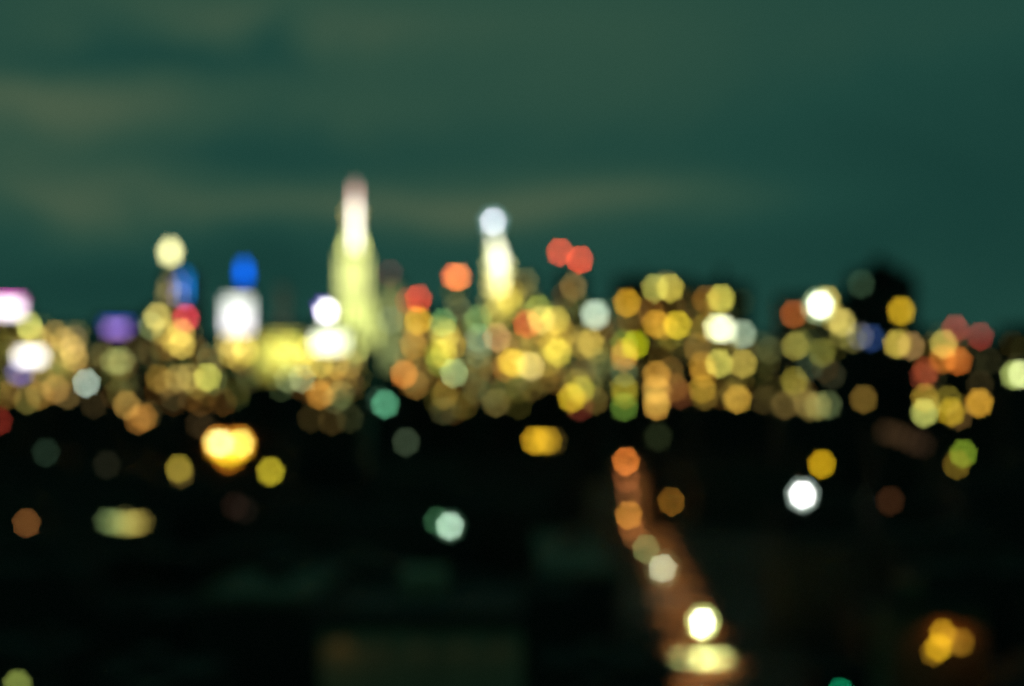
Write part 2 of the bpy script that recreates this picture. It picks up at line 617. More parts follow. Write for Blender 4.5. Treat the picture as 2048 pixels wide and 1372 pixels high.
# ------------------------------------------------------------------ skyline, left to right
Y1, Y2, Y3 = (205, 160, 50), (215, 190, 95), (190, 140, 45)
TAN, BRN, OLV = (170, 132, 80), (128, 90, 45), (120, 112, 58)

b = building('block at the left edge carrying a huge white screen with a magenta rim', -70, 50, 597, 1100, [(20, 690, BRN), (-5, 672, OLV)], mat=SLATE, dim=20)
add_panel(b, -60, 44, 606, 628, 1098, (255, 240, 250), 4.4, 'screen')
add_panel(b, -60, 46, 600.5, 605, 1098, (235, 90, 200), 7.0, 'screen_border')
b = building('block at the left edge with a long white sign and lavender sign below it', -20, 92, 642, 1000,
             [(58, 652, (190, 185, 95)), (66, 668, (150, 140, 80)), (80, 790, BRN), (95 - 8, 760, (110, 85, 45)), (15, 790, (95, 66, 30)), (55, 800, (100, 90, 45)), (110 - 30, 680, BRN)], mat=BRICK, dim=26)
add_panel(b, 36, 86, 704, 722, 998, (255, 250, 240), 5.5, 'sign')
add_panel(b, 30, 50, 738, 750, 998, (150, 140, 235), 3.0, 'sign')
building('tan lit apartment block right of the two white signs', 94, 172, 655, 1250,
         [(110, 668, (135, 100, 55)), (128, 682, (150, 115, 68)), (148, 678, (105, 80, 62)), (145, 698, (160, 122, 75)), (150, 716, (158, 120, 75)), (125, 706, (100, 78, 45)), (112, 778, (150, 105, 62), 9), (135, 790, (95, 72, 45)), (100, 700, BRN)],
         mat=BRICK, dim=26)
building('narrow unlit low block just right of the crisp grey white window', 176, 214, 748, 950 - 2, [], mat=SLATE, dim=3)
building('low dark block right of the tan block, with one crisp grey white window', 140, 206, 750, 940, [(173, 766, (160, 178, 160), 7, 1.1), (188, 808, (48, 36, 22))], mat=SLATE)
b = building('office block with a wide blue and violet sign along its top', 188, 284, 638, 1150,
             [(228, 722, (118, 118, 72), 9), (242, 722, (118, 118, 76), 9), (208, 712, (80, 70, 40)), (270, 700, (62, 50, 30))], mat=SLATE, dim=18, dimrows=(690, 815))
add_panel(b, 207, 262, 646, 652, 1148, (45, 60, 180), 3.4, 'sign')
add_panel(b, 214, 252, 653, 664, 1148, (170, 130, 200), 3.4, 'sign')
# clock tower
d = 1500.0
cx = PX(337, d)
ct = thing('clock_tower', 'slim clock tower topped by a large glowing pale yellow lantern', 'tower', (cx, d, 0))
bm = bmesh.new()
box(bm, R(322), R(352), 0, 16, 0, PZ(560, d))
taper(bm, R(324), R(350), 1, 15, PZ(560, d), R(331), R(343), 5, 11, PZ(518, d))
obj('wall', bm, STONE, ct)
bm = bmesh.new()
rr = 9.5 / FPX * d
lathe(bm, [(rr * 0.55, PZ(516, d)), (rr, PZ(508, d)), (rr * 1.02, PZ(500, d)), (rr * 0.75, PZ(492, d)), (0.3, PZ(486, d))], 16, 0, 8)
obj('lantern', bm, glow_mat((236, 230, 160), 7.0), ct)
for (x, y, c, g) in [(337, 572, (120, 100, 70), .5), (334, 592, (110, 90, 55), .6), (340, 585, (100, 85, 60), .4)]:
    add_window(ct, x, y, d, c, 7, gain=g)
# blue strip tower
b = building('narrow tower with a tall vertical blue light strip beside the lantern tower', 352, 392, 548, 1400, [(359, 566, (110, 110, 190), 7, .22), (358, 590, (130, 120, 160), 7, .3)], mat=SLATE, name='city_tower')
add_panel(b, 369, 374, 548, 598, 1398, (0, 108, 185), 8, 'light_strip')
building('block with one pinkish red lit window beside amber windows, below the blue strip', 286, 402, 618, 1200,
         [(315, 634, (212, 178, 108), 11, 1.0), (302, 652, (110, 118, 80)), (372, 636, (220, 62, 76), 9, 1.1), (362, 666, (210, 165, 90), 9, .9), (364, 690, (205, 165, 88), 9, .9), (350, 682, (150, 120, 60)), (330, 665, (150, 118, 60))],
         mat=BRICK, dim=24)
building('low block with a round yellow window and brown windows below the lantern tower', 296, 462, 738, 1000,
         [(318, 757, (120, 88, 42)), (335, 765, (105, 76, 40)), (355, 756, (130, 105, 62)), (378, 756, (150, 120, 72), 9), (415, 755, (190, 182, 84), 8), (428, 762, (88, 88, 50), 10), (395, 770, (95, 80, 40))], mat=SLATE, dim=8)
# white and blue crown
d = 1480.0
b = building('brilliant white lit tower under a bright blue crown', 446, 508, 592, d, [(455 + 12 * q, 684 + 9 * (q % 2), (196, 168, 95), 8, .5) for q in range(4)] + [(462, 706, (150, 120, 60)), (492, 704, (165, 140, 62)), (478, 716, (120, 92, 42))], mat=STONE, dim=10, dimrows=(672, 815), name='city_tower')
for j in range(6):
    for i in range(5):
        hot = 1.0 if j >= 3 else 0.8
        add_window(b, 453 + i * 11.2, 601 + j * 11.2, d, (244, 250, 238) if j < 3 else (255, 250, 252), 8, gain=0.16 * hot)
bm = bmesh.new()
bz = PZ(590, d)
cxx = PX(477, d)
taper(bm, PX(470, d) - cxx, PX(500, d) - cxx, 2, 18, bz, PX(476, d) - cxx, PX(494, d) - cxx, 5, 14, PZ(560, d))
obj('upper_storeys', bm, STONE, b)
bm = bmesh.new()
taper(bm, PX(477, d) - cxx, PX(492, d) - cxx, 5, 14, PZ(560, d), PX(480, d) - cxx, PX(489, d) - cxx, 8, 12, PZ(524, d))
obj('blue_crown', bm, glow_mat((0, 92, 228), 4.6), b)
building('faint grey tower alone behind the gap right of the blue crown', 552, 578, 572, 2600, [], mat=STONE, dim=26, dims=[(44, 60, 48), (58, 62, 50)], dimrows=(580, 700), dimgain=0.12, name='city_tower')
building('dense block of bright yellow windows left of the tallest tower', 504, 604, 660, 1300,
         [(516 + i * 11.6, 672 + j * 11.5, ((205, 192, 88), (200, 172, 75), (212, 208, 112), (208, 202, 90))[(i * 3 + j * 5) % 4], 7, (0.1, .12, .15, .19, .22, .22, .22, .22)[i] * (.4, .75, .9, .95, .8, .65, .5, .3)[j] * (.55, 1.25, .8, 1.3, .7)[(i * 7 + j * 11) % 5]) for i in range(8) for j in range(8)], mat=BRICK)
b = building('slender block with a dazzling white lamp panel and violet edge', 636, 670, 608, 1180, [], mat=SLATE, name='city_tower')
add_panel(b, 647, 660, 616, 629, 1178, (255, 250, 255), 21, 'lamp_panel')
add_panel(b, 642, 647, 611, 616, 1178, (120, 50, 220), 22, 'lamp_panel')
building('wide block of glaring white green windows at the foot of the tallest tower', 606, 724, 664, 1120,
         [(634 + i * 10.5, 674 + j * 10, (236, 244, 205), 7.5, (0.27 if i < 4 else 0.19)) for i in range(6) for j in range(3)] +
         [(615, 700, (190, 160, 75)), (614, 730, (160, 120, 55)), (640, 728, (170, 140, 70)), (672, 730, (150, 110, 52)), (700, 728, (120, 90, 48)), (712, 700, (150, 150, 85))], mat=STONE, dim=14, dimrows=(716, 735))
building('low block with twin grey green windows over an orange one', 556, 726, 742, 1000,
         [(576, 757, (112, 118, 82), 8), (604, 757, (138, 140, 105), 8), (640, 790, (175, 110, 48), 9), (650, 782, (110, 76, 36)), (682, 790, (82, 86, 52), 9), (672, 800, (60, 62, 40)), (700, 765, (58, 36, 26)), (660, 758, (120, 84, 40)), (690, 752, (95, 70, 36))], mat=SLATE, dim=8)
building('low block with one round teal green window', 744, 800, 788, 980, [(770, 808, (85, 158, 118), 9, 1.0), (758, 800, (30, 48, 36))], mat=SLATE)
b = building('grey lit tower hugging the right side of the tallest tower', 764, 802, 560, 2000, [(780, 640, (100, 112, 84), 8, .7)], mat=STONE, dim=46, dims=[(100, 106, 70), (92, 98, 64), (110, 106, 64)], dimrows=(580, 745), dimgain=.16, name='city_tower')
add_beacon(b, 780, 546, 2000, (66, 28, 30), PZ(560, 2000), gain=.8)
b = building('brown brick tower under a pair of red roof beacons, one bright and one dull', 802, 866, 612, 1400,
             [(836, 641, (210, 152, 46), 8, 1.0), (818, 640, (95, 82, 40)), (827, 690, (150, 100, 42), 8), (846, 670, (90, 68, 32)), (808, 748, (205, 118, 50), 8), (832, 770, (120, 82, 42)), (815, 720, (70, 52, 30))], mat=BRICK, dim=22)
add_beacon(b, 837, 597, 1400, (195, 54, 26), PZ(612, 1400))
add_beacon(b, 817, 601, 1400, (110, 34, 26), PZ(612, 1400))
b = building('thin tower capped by an orange red double lamp', 898, 931, 572, 1700, [(913, 612, (72, 70, 46), 8), (920, 625, (60, 60, 40))], mat=STONE, dim=8, name='city_tower')
add_beacon(b, 906, 553, 1700, (185, 68, 32), PZ(572, 1700), w=6)
add_beacon(b, 914, 554, 1700, (175, 110, 50), PZ(572, 1700), w=6)
add_beacon(b, 920, 553, 1700, (155, 66, 32), PZ(572, 1700), w=6)
building('green and yellow lit block below the thin tower with the orange lamp', 867, 941, 634, 1350,
         [(886, 645, (95, 140, 78), 8, .9), (882, 660, (160, 152, 78), 8, .6), (893, 668, (180, 160, 75), 8, .7), (887, 686, (170, 140, 55), 8, .6), (876, 708, (130, 120, 40)), (887, 706, (165, 150, 55), 8), (878, 724, (112, 124, 50), 8, .8), (905, 690, (150, 110, 45)), (908, 746, (155, 172, 122), 8), (888, 790, (112, 86, 38), 8),
          (930, 700, (70, 66, 36)), (925, 730, (60, 56, 30))], mat=BRICK, dim=18)
building('narrow block with stacked dull green windows left of the slim spire', 942, 976, 622, 1500,
         [(957, 637, (100, 122, 70), 8), (950, 645, (72, 88, 52)), (957, 676, (88, 112, 84), 8), (960, 690, (70, 88, 66)), (957, 708, (62, 76, 52)), (958, 738, (74, 66, 36)), (950, 760, (60, 48, 26))], mat=STONE, dim=10, name='city_tower')
building('brown tower right behind the slim spire with olive windows near its roof', 1010, 1072, 550, 1720,
         [(1051, 563, (92, 84, 50), 8), (1018, 598, (150, 122, 40), 8), (1026, 588, (110, 88, 36)), (1022, 612, (120, 105, 40)), (1042, 606, (62, 58, 32)), (1058, 595, (66, 64, 34))], mat=BRICK, dim=12)
building('block with a pink tan window over amber ones at the foot of the slim spire', 976, 1046, 656, 1300,
         [(994, 675, (180, 128, 96), 8), (1010, 690, (90, 50, 30)), (1022, 724, (205, 156, 44), 8), (1032, 728, (175, 140, 55), 7, .8), (1012, 735, (130, 78, 32)), (992, 806, (96, 82, 44), 8), (985, 740, (70, 44, 24)), (1035, 690, (110, 78, 36))], mat=BRICK, dim=20)
building('busy amber block with a red orange window at its top left', 1046, 1136, 606, 1250,
         [(1076, 618, (140, 142, 56), 8), (1083, 640, (212, 182, 98), 8), (1054, 648, (205, 84, 44), 8), (1112, 640, (188, 158, 72), 8), (1100, 646, (120, 96, 44)), (1115, 705, (208, 174, 72), 9), (1104, 692, (160, 130, 48)), (1118, 686, (140, 108, 42)),
          (1062, 733, (200, 166, 118), 8), (1052, 728, (150, 128, 60)), (1090, 668, (120, 78, 36)), (1070, 690, (105, 82, 36)), (1095, 725, (120, 96, 40)), (1062, 775, (72, 54, 26)), (1090, 760, (78, 62, 30)), (1127, 668, (120, 92, 42))], mat=BRICK, dim=26)
b = building('dark slim tower with two bright red lamps above its roof', 1112, 1172, 548, 1600, [(1147, 573, (122, 92, 58), 8)], mat=SLATE, dim=4, dimrows=(590, 640), name='city_tower', tiers=())
add_beacon(b, 1120, 504, 1600, (205, 66, 36), PZ(548, 1600), gain=1.0)
add_beacon(b, 1160, 519, 1600, (212, 66, 34), PZ(548, 1600), gain=1.0)
building('block with a large soft white green light at its top right corner', 1137, 1216, 611, 1200,
         [(1190, 629, (214, 238, 206), 15, 1.0), (1180, 686, (172, 136, 66), 9), (1163, 690, (120, 92, 42)), (1150, 676, (90, 72, 36)), (1192, 700, (100, 82, 40)), (1143, 796, (208, 160, 42), 9), (1162, 780, (150, 138, 42), 9), (1155, 765, (100, 88, 34)), (1190, 800, (92, 70, 36), 9), (1160, 814, (84, 34, 24)),
          (1178, 770, (78, 72, 36)), (1168, 730, (60, 52, 30))], mat=BRICK, dim=24)
building('broad dark apartment tower with scattered orange and lime windows, centre right', 1228, 1386, 556, 1700,
         [(1254, 605, (206, 142, 40), 8), (1310, 576, (172, 162, 80), 8), (1340, 576, (204, 170, 78), 8), (1332, 570, (90, 80, 40)), (1355, 650, (218, 176, 46), 8), (1312, 648, (190, 130, 42), 8), (1328, 652, (140, 96, 34)), (1302, 624, (105, 62, 26)), (1260, 640, (92, 62, 26)), (1340, 672, (92, 78, 28)),
          (1248, 688, (100, 112, 42), 8), (1270, 690, (176, 172, 22), 9), (1250, 704, (150, 92, 34)), (1248, 716, (160, 110, 58), 8), (1248, 745, (64, 82, 56)), (1248, 775, (128, 112, 36), 8), (1250, 790, (110, 92, 26)), (1248, 814, (88, 116, 46), 8),
          (1313, 750, (188, 126, 56), 8), (1311, 778, (170, 120, 62), 8), (1316, 786, (130, 92, 48)), (1313, 812, (195, 132, 64), 8), (1312, 802, (110, 90, 44)), (1340, 742, (96, 64, 32)), (1350, 775, (116, 70, 32), 9), (1360, 790, (84, 46, 24))],
         mat=BRICK, dim=26, roof='tank', cat='apartment tower', name='apartment_tower')
building('apartment tower with a glaring white window pair among yellow windows', 1388, 1502, 570, 950,
         [(1442, 597, (206, 190, 84), 9, 1.0), (1436, 606, (110, 96, 40)), (1412, 600, (124, 78, 28), 9), (1434, 656, (240, 238, 190), 11, 1.3), (1448, 658, (236, 242, 200), 11, 1.1), (1484, 668, (160, 180, 150), 11, .95), (1410, 655, (120, 88, 30)), (1395, 695, (120, 84, 44), 8),
          (1438, 727, (205, 190, 92), 8), (1486, 727, (182, 148, 76), 8), (1404, 732, (148, 100, 36), 8), (1408, 748, (130, 86, 32)), (1404, 778, (150, 110, 38), 8), (1410, 792, (100, 74, 32)), (1475, 798, (198, 142, 62), 9), (1466, 790, (90, 70, 32)), (1450, 690, (98, 84, 40)), (1490, 700, (60, 48, 28))],
         mat=SLATE, dim=22, roof='tank', cat='apartment tower', name='apartment_tower')
building('low block with faint olive windows in the dip between two apartment towers', 1504, 1564, 676, 1200, [(1540, 700, (62, 62, 36), 8), (1525, 690, (46, 48, 30)), (1550, 780, (64, 52, 28)), (1528, 800, (60, 46, 26))], mat=SLATE, dim=8)
b = building('block with a dazzling white lamp window over olive windows, right of the dip', 1566, 1692, 594, 840,
         [(1587, 628, (152, 80, 36), 8), (1640, 610, (246, 255, 226), 9, 2.2), (1654, 600, (190, 165, 84), 9), (1684, 645, (192, 170, 94), 9), (1670, 636, (150, 130, 66)), (1684, 668, (100, 92, 44)), (1590, 692, (140, 126, 60), 8), (1600, 686, (80, 78, 38)),
          (1644, 705, (108, 102, 44), 8), (1588, 762, (124, 104, 44), 8), (1594, 775, (84, 72, 32)), (1664, 750, (44, 42, 30), 8), (1636, 812, (120, 112, 64), 9), (1656, 810, (80, 88, 60), 9), (1612, 806, (98, 76, 44)), (1560 + 10, 810, (94, 72, 42), 8), (1620, 815, (90, 72, 40)), (1618, 735, (46, 56, 40))],
         mat=SLATE, dim=10, roof='flat', name='apartment_tower', cat='apartment tower')
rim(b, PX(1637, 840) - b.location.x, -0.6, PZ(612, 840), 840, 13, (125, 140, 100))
b = building('black tower with a bulky roof tank and one amber window high on the right', 1694, 1834, 560, 1050,
             [(1720, 672, (100, 98, 98), 8, .6), (1742, 676, (40, 64, 112), 9, .7), (1706, 678, (82, 76, 40)), (1802, 622, (204, 152, 36), 11, 1.1), (1794, 688, (206, 168, 84), 9), (1800, 684, (100, 80, 30)), (1822, 692, (150, 108, 76), 9), (1727, 798, (116, 84, 40), 9), (1716, 770 - 225, (0, 0, 0), 3, 0.0)][:8],
             mat=SLATE, roof='none', tiers=((1702, 1826, 542), (1738, 1800, 528)), cat='apartment tower', name='apartment_tower')
d = 1050
bm = bmesh.new()
cxx = PX(1764, d)
lathe(bm, [(5.5, PZ(528, d) + 0.1), (5.4, PZ(516, d)), (5.9, PZ(515.5, d)), (0.6, PZ(508, d))], 18, PX(1768, d) - cxx, 14)
obj('water_tank', bm, WOOD, b)
add_window(b, 1722, 568, d, (46, 66, 46), 9, gain=.9)
b = building('block with twin dull red beacons over orange and yellow windows, far right', 1838, 2002, 678, 1000,
             [(1887, 688, (192, 160, 86), 8), (1886, 718, (170, 94, 34), 9), (1916, 722, (176, 92, 32), 9), (1902, 712, (110, 62, 26)), (1852, 742, (128, 56, 30), 9), (1846, 754, (92, 40, 26)), (1850, 796, (160, 120, 48), 9), (1848, 826, (182, 182, 100), 9, 1.0), (1856, 818, (100, 92, 44)), (1902, 824, (180, 138, 34), 9), (1896, 800, (112, 92, 36)),
              (1958, 806, (216, 148, 56), 10, 1.05), (1918, 832, (88, 60, 36)), (1960, 770, (46, 36, 22))], mat=BRICK, dim=8)
add_beacon(b, 1912, 657, 1000, (130, 44, 34), PZ(678, 1000), w=8)
add_beacon(b, 1962, 673, 1000, (130, 42, 34), PZ(678, 1000), w=8)
building('block cut by the right edge with two pale yellow green windows', 2006, 2110, 655, 900, [(2028, 750, (180, 190, 112), 10, .9), (2044, 748, (225, 228, 170), 10, 1.0)], mat=SLATE, dim=3)

# distant row behind the skyline
xx = -90
k = 0
rows = []
while xx < 2140:
    w = rnd.uniform(70, 130)
    rows.append((xx, xx + w - 2, rnd.uniform(650, 700)))
    xx += w
for (a, b_, tp) in rows:
    hot = a < 800
    building('dim distant block half hidden behind the lit skyline', a, b_, tp, 2900, [], mat=STONE, dim=14, dims=[(70, 60, 34), (60, 66, 44), (76, 56, 30)], cat='building', group='distant blocks behind the skyline', depth=60)

# ------------------------------------------------------------------ nearer, lower buildings with lit windows
b = building('low building with a blazing yellow lit roof terrace between two amber windows', 336, 566, 866, 700, [(358, 937, (158, 128, 52), 9, .9), (362, 948, (80, 60, 32)), (541, 943, (196, 164, 48), 10, 1.0)], mat=BRICK)
for (x, y, c, w, g) in [(431, 886, (238, 234, 140), 9, .9), (443, 886, (248, 246, 190), 9, .85), (482, 886, (230, 222, 115), 9, 1.05), (444, 902, (225, 190, 40), 10, .5), (458, 908, (222, 185, 30), 10, .55), (474, 902, (222, 185, 36), 10, .5), (430, 898, (200, 130, 26), 9, .25), (488, 897, (200, 130, 26), 9, .25), (468, 892, (215, 190, 60), 9, .4)]:
    add_window(b, x, y, 700, c, w, gain=g, name='terrace_light')
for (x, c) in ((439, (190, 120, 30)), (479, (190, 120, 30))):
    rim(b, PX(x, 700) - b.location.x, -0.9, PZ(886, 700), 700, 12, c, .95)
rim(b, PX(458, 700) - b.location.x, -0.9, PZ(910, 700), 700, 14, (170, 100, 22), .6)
building('low house at the left edge with one red window', -60, 34, 828, 820, [(-3, 842, (112, 34, 24), 8)], mat=BRICK)
building('low house with a faint dark green window, left', 60, 128, 890, 640, [(92, 905, (30, 44, 32), 9)], mat=BRICK)
building('low house with a tan window above an orange window, left', 226, 322, 798, 860, [(253, 810, (156, 112, 62), 8), (288, 834, (150, 94, 44), 8), (276, 840, (128, 80, 40), 8), (296, 828, (58, 46, 28), 9)], mat=BRICK)
building('small house with one lone dull brown window low on the left', 24, 94, 1034, 400, [(54, 1046, (118, 70, 40), 7)], mat=BRICK)
building('squat shop with a wide row of yellow green windows, lower left', 190, 312, 1028, 420,
         [(214, 1042, (66, 78, 52), 8), (226, 1044, (76, 84, 52), 8), (238, 1046, (88, 88, 50), 8), (250, 1048, (96, 92, 50), 8), (262, 1047, (110, 98, 50), 8), (274, 1046, (112, 96, 46), 8), (284, 1044, (80, 64, 34), 8), (252, 1036 + 0.1, (50, 46, 26), 6)], mat=CONC, cat='shop', name='corner_shop')
building('low house with a paired amber window left of the avenue', 1036, 1136, 866, 800, [(1068, 881, (186, 132, 30), 8), (1082, 881, (150, 110, 26), 8), (1096, 881, (165, 118, 28), 8), (1108, 882, (50, 38, 18), 8)], mat=BRICK)
building('dark house with one barely lit olive window left of centre', 776, 846, 868, 780, [(812, 884, (54, 66, 48), 8)], mat=SLATE)
building('house with one round amber window just above the bright floodlight', 1606, 1688, 914, 680, [(1643, 928, (206, 150, 24), 9, 1.05)], mat=BRICK)
building('house with a green window over a brown window, far right', 1886, 1956, 894, 620, [(1926, 907, (118, 138, 42), 8), (1913, 929, (112, 84, 30), 8)], mat=BRICK)
WALLLAMPS = []
b = building('near house with a cluster of four amber windows, lower right corner', 1786, 1972, 1216, 230,
             [(1884, 1266, (190, 132, 30), 8), (1876, 1294, (200, 142, 22), 9), (1866, 1304, (120, 80, 20), 8), (1920, 1284, (140, 92, 26), 10), (1898, 1282, (96, 64, 20), 8)], mat=TANWALL, cat='house', name='brick_house')
WALLLAMPS.append((b, 1884, 1232, 230, (255, 150, 40), 500))
WALLLAMPS.append((b, 1925, 1240, 230, (255, 150, 40), 260))
building('house at the bottom edge with a teal green window', 1640, 1722, 1352, 250, [(1680, 1384, (10, 128, 84), 8)], mat=SLATE, cat='house', name='brick_house')
building('house at the lower left corner with one yellow green window', -8, 84, 1340, 205, [(36, 1368, (138, 148, 76), 11)], mat=CONC, cat='house', name='brick_house')
b = building('near pale walled warehouse along the bottom edge, its wall faintly lit', 640, 1046, 1246, 150, [], mat=PALE, cat='warehouse', name='warehouse', depth=34)
WALLLAMPS.append((b, 680, 1262, 150, (255, 200, 100), 45))
for q in (760, 840, 920, 1000):
    WALLLAMPS.append((b, q, 1266, 150, (255, 220, 150), 9))
building('low building showing a pale flat roof, lower left', 400, 620, 1200, 224, [], mat=SLATE, roof='pale', depth=38)
building('low building showing a wide grey green roof left of the avenue', 1080, 1236, 1150, 302, [], mat=SLATE, roof='pale', depth=100)

for (lab, x0, x1, tp, dd, ws) in [
    ('low house with two faint brown windows just below the yellow block', 372, 430, 836, 900, [(398, 848, (44, 30, 18), 9), (412, 856, (30, 22, 14), 9)]),
    ('low house with faint brown windows under the twin grey green ones', 592, 720, 826, 880, [(622, 836, (48, 36, 18), 9), (664, 842, (56, 40, 20), 9), (700, 836, (44, 44, 26), 9)]),
    ('low house with a trail of faint rusty windows, right', 1752, 1882, 852, 740, [(1772, 864, (36, 22, 14), 12), (1790, 868, (36, 22, 14), 12), (1808, 875, (36, 22, 14), 12), (1828, 884, (34, 20, 14), 12), (1846, 890, (30, 19, 13), 12)]),
    ('low house with a faint green grey window beside the far end of the avenue', 1296, 1340, 860, 720, [(1316, 874, (34, 38, 22), 10)]),
    ('low house with one faint rusty window right of the floodlight', 1748, 1812, 984, 470, [(1780, 1002, (58, 32, 18), 11)]),
    ('low house with faint dusky windows below the blazing roof terrace', 430, 520, 998, 470, [(470, 1012, (28, 16, 13), 11), (490, 1020, (20, 14, 12), 11)]),
    ('low house with one faint grey window, left', 186, 246, 916, 600, [(214, 930, (32, 30, 22), 10)])]:
    building(lab, x0, x1, tp, dd, ws, mat=BRICK)

# ------------------------------------------------------------------ lamps
LAMPHEAD = {}


def spot(parent, loc, rgb, power, size=150, blend=0.6, rot=(0, 0, 0)):
    l = bpy.data.lights.new('lamp_light', 'SPOT')
    l.energy = power
    l.color = lin(rgb)
    l.spot_size = math.radians(size)
    l.spot_blend = blend
    l.shadow_soft_size = 0.3
    o = bpy.data.objects.new('lamp_light', l)
    o.location = loc
    o.rotation_euler = rot
    o.parent = parent
    col.objects.link(o)


def street_lamp(x, y, rgb, label, size=6.0, gain=1.0, power=0, z=9.0, side=1, group=None, base=0.0, d=None, beam=None, ring=None, cone=140):
    """post, bracket, hood and a drop lens big enough to show; x, y = px of the lens"""
    d = d or (EYE - base - z) * FPX / (y - HORIZON)
    X = PX(x, d)
    r = size / FPX * d / 2
    root = thing('street_lamp' if base == 0 else 'roof_floodlight', label, 'street lamp' if base == 0 else 'floodlight', (X + side * 1.8, d + 0.6, base), 0, group)
    bm = bmesh.new()
    lathe(bm, [(0.22, 0), (0.2, 0.8), (0.12, 0.9), (0.09, z + 0.5)], 10)
    obj('pole', bm, METAL, root)
    bm = bmesh.new()
    tube(bm, (0, 0, z + 0.4), (-side * 0.9, -0.3, z + 0.95 + r), 0.07)
    tube(bm, (-side * 0.9, -0.3, z + 0.95 + r), (-side * 1.8, -0.6, z + 1.0 + r), 0.07)
    obj('arm', bm, METAL, root)
    bm = bmesh.new()
    lathe(bm, [(r * 0.75, z + r * 0.9), (r * 0.7, z + r * 1.05), (0.1, z + r + 1.0 + 0.1)], 14, -side * 1.8, -0.6)
    hd = obj('lamp_hood', bm, METAL, root)
    bm = bmesh.new()
    lathe(bm, [(r * 0.45, z - r * 0.95), (r * 0.9, z - r * 0.45), (r, z), (r * 0.95, z + r * 0.45), (r * 0.7, z + r * 0.88)], 16, -side * 1.8, -0.6)
    obj('lens', bm, glow_mat(rgb, gain * COC_AREA / (size * size * 0.9)), hd)
    if power:
        spot(root, (-side * 1.8, -0.6, z - r - 0.1), beam or rgb, power, cone)
    if ring:
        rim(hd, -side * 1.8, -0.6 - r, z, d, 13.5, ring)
    PROTECT.append((x, y, d, 'lamp'))
    return root


street_lamp(1405, 1243, (255, 252, 225), 'dazzling white street lamp over the near end of the avenue', 7.5, 2.0, 230000, side=-1, beam=(225, 235, 140), ring=(165, 175, 95), cone=84)
street_lamp(1325, 1137, (176, 182, 150), 'crisp pale grey street lamp on the left of the avenue', 6.5, 1.0, 4000, side=-1, ring=(62, 66, 40))
street_lamp(1292, 1098, (100, 112, 66), 'dim olive green street lamp just behind the pale grey one', 6.5, 1.0, 2500, side=-1)
street_lamp(1257, 1030, (170, 112, 40), 'amber street lamp halfway up the left side of the avenue', 6.5, 1.0, 6000, side=-1)
street_lamp(1262, 1052, (110, 62, 28), 'dull orange street lamp just in front of the halfway amber one', 6.5, .9, 3000, side=-1)
street_lamp(1253, 957, (112, 60, 30), 'dull orange street lamp next nearer than the far end one', 6.5, .9, 3000, side=-1, z=12)
street_lamp(1257, 990, (90, 52, 26), 'faint orange street lamp just behind the halfway amber one', 6.5, .9, 3000, side=-1, z=10)
street_lamp(1270, 1072, (96, 58, 28), 'faint brown street lamp between the dull orange and the olive green ones', 6.5, .9, 2500, side=-1)
street_lamp(1252, 922, (205, 112, 42), 'orange street lamp at the far end of the avenue', 6.5, 1.0, 6000, side=-1, z=14)
street_lamp(1342, 1003, (120, 80, 22), 'brown amber street lamp alone on the right side of the avenue', 6.5, 1.0, 2500, side=1)


for (b, x, y, d, c, p) in WALLLAMPS:      # added fill lamps under hoods, brightening two near walls
    X, Z = PX(x, d) - b.location.x, PZ(y, d)
    bm = bmesh.new()
    tube(bm, (X, -0.02, Z + 0.1), (X, -1.1, Z + 0.35), 0.04, 6)
    lathe(bm, [(0.26, Z + 0.02), (0.2, Z + 0.22), (0.06, Z + 0.34)], 12, X, -1.2)
    o = obj('wall_lamp', bm, METAL, b)
    spot(o, (X, -1.2, Z - 0.02), c, p, 165, 0.4, (math.radians(-25), 0, 0))


def roof_host(label, x0, x1, top, d):
    return building(label, x0, x1, top, d, [], mat=SLATE, depth=24)


def dish_flood(x, y, d, base, rgb, label, size=7.5, gain=1.0, dish=0.0, drgb=None, dgain=0.0, ring=None):
    """mast, yoke, round dish added to glow like the lens halo, bulb cap in the middle"""
    X, Z = PX(x, d), PZ(y, d)
    root = thing('floodlight', label, 'floodlight', (X, d, base))
    z = Z - base
    bm = bmesh.new()
    tube(bm, (0, 0.9, 0), (0, 0.9, z + 0.2), 0.12)
    tube(bm, (-0.5, 0.9, 0.05), (0.5, 0.9, 0.05), 0.15)
    obj('pole', bm, METAL, root)
    r = size / FPX * d / 2
    R_ = dish / FPX * d / 2
    bm = bmesh.new()
    n = 24
    prof = [(0.15, 0.8), (R_ * 0.55, 0.66), (R_ * 0.9, 0.35), (R_, 0.05)]
    rings = [[bm.verts.new((q * math.cos(2 * math.pi * k_ / n), yv, z + q * math.sin(2 * math.pi * k_ / n))) for k_ in range(n)] for q, yv in prof]
    for A, B in zip(rings, rings[1:]):
        for k_ in range(n):
            bm.faces.new((A[k_], A[(k_ + 1) % n], B[(k_ + 1) % n], B[k_]))
    bm.faces.new(rings[0])
    dsh = obj('halo_dish', bm, glow_mat(drgb or rgb, dgain) if dgain else METAL, root)
    bm = bmesh.new()
    bmesh.ops.create_uvsphere(bm, u_segments=16, v_segments=10, radius=r)
    for v in bm.verts:
        v.co.y *= 0.5
        v.co += Vector((0, -0.05, z))
    obj('bulb', bm, glow_mat(rgb, gain * COC_AREA / (size * size * 0.78)), dsh)
    if ring:
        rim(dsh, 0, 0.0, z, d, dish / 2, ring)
    PROTECT.append((x, y, d, 'flood'))
    return root


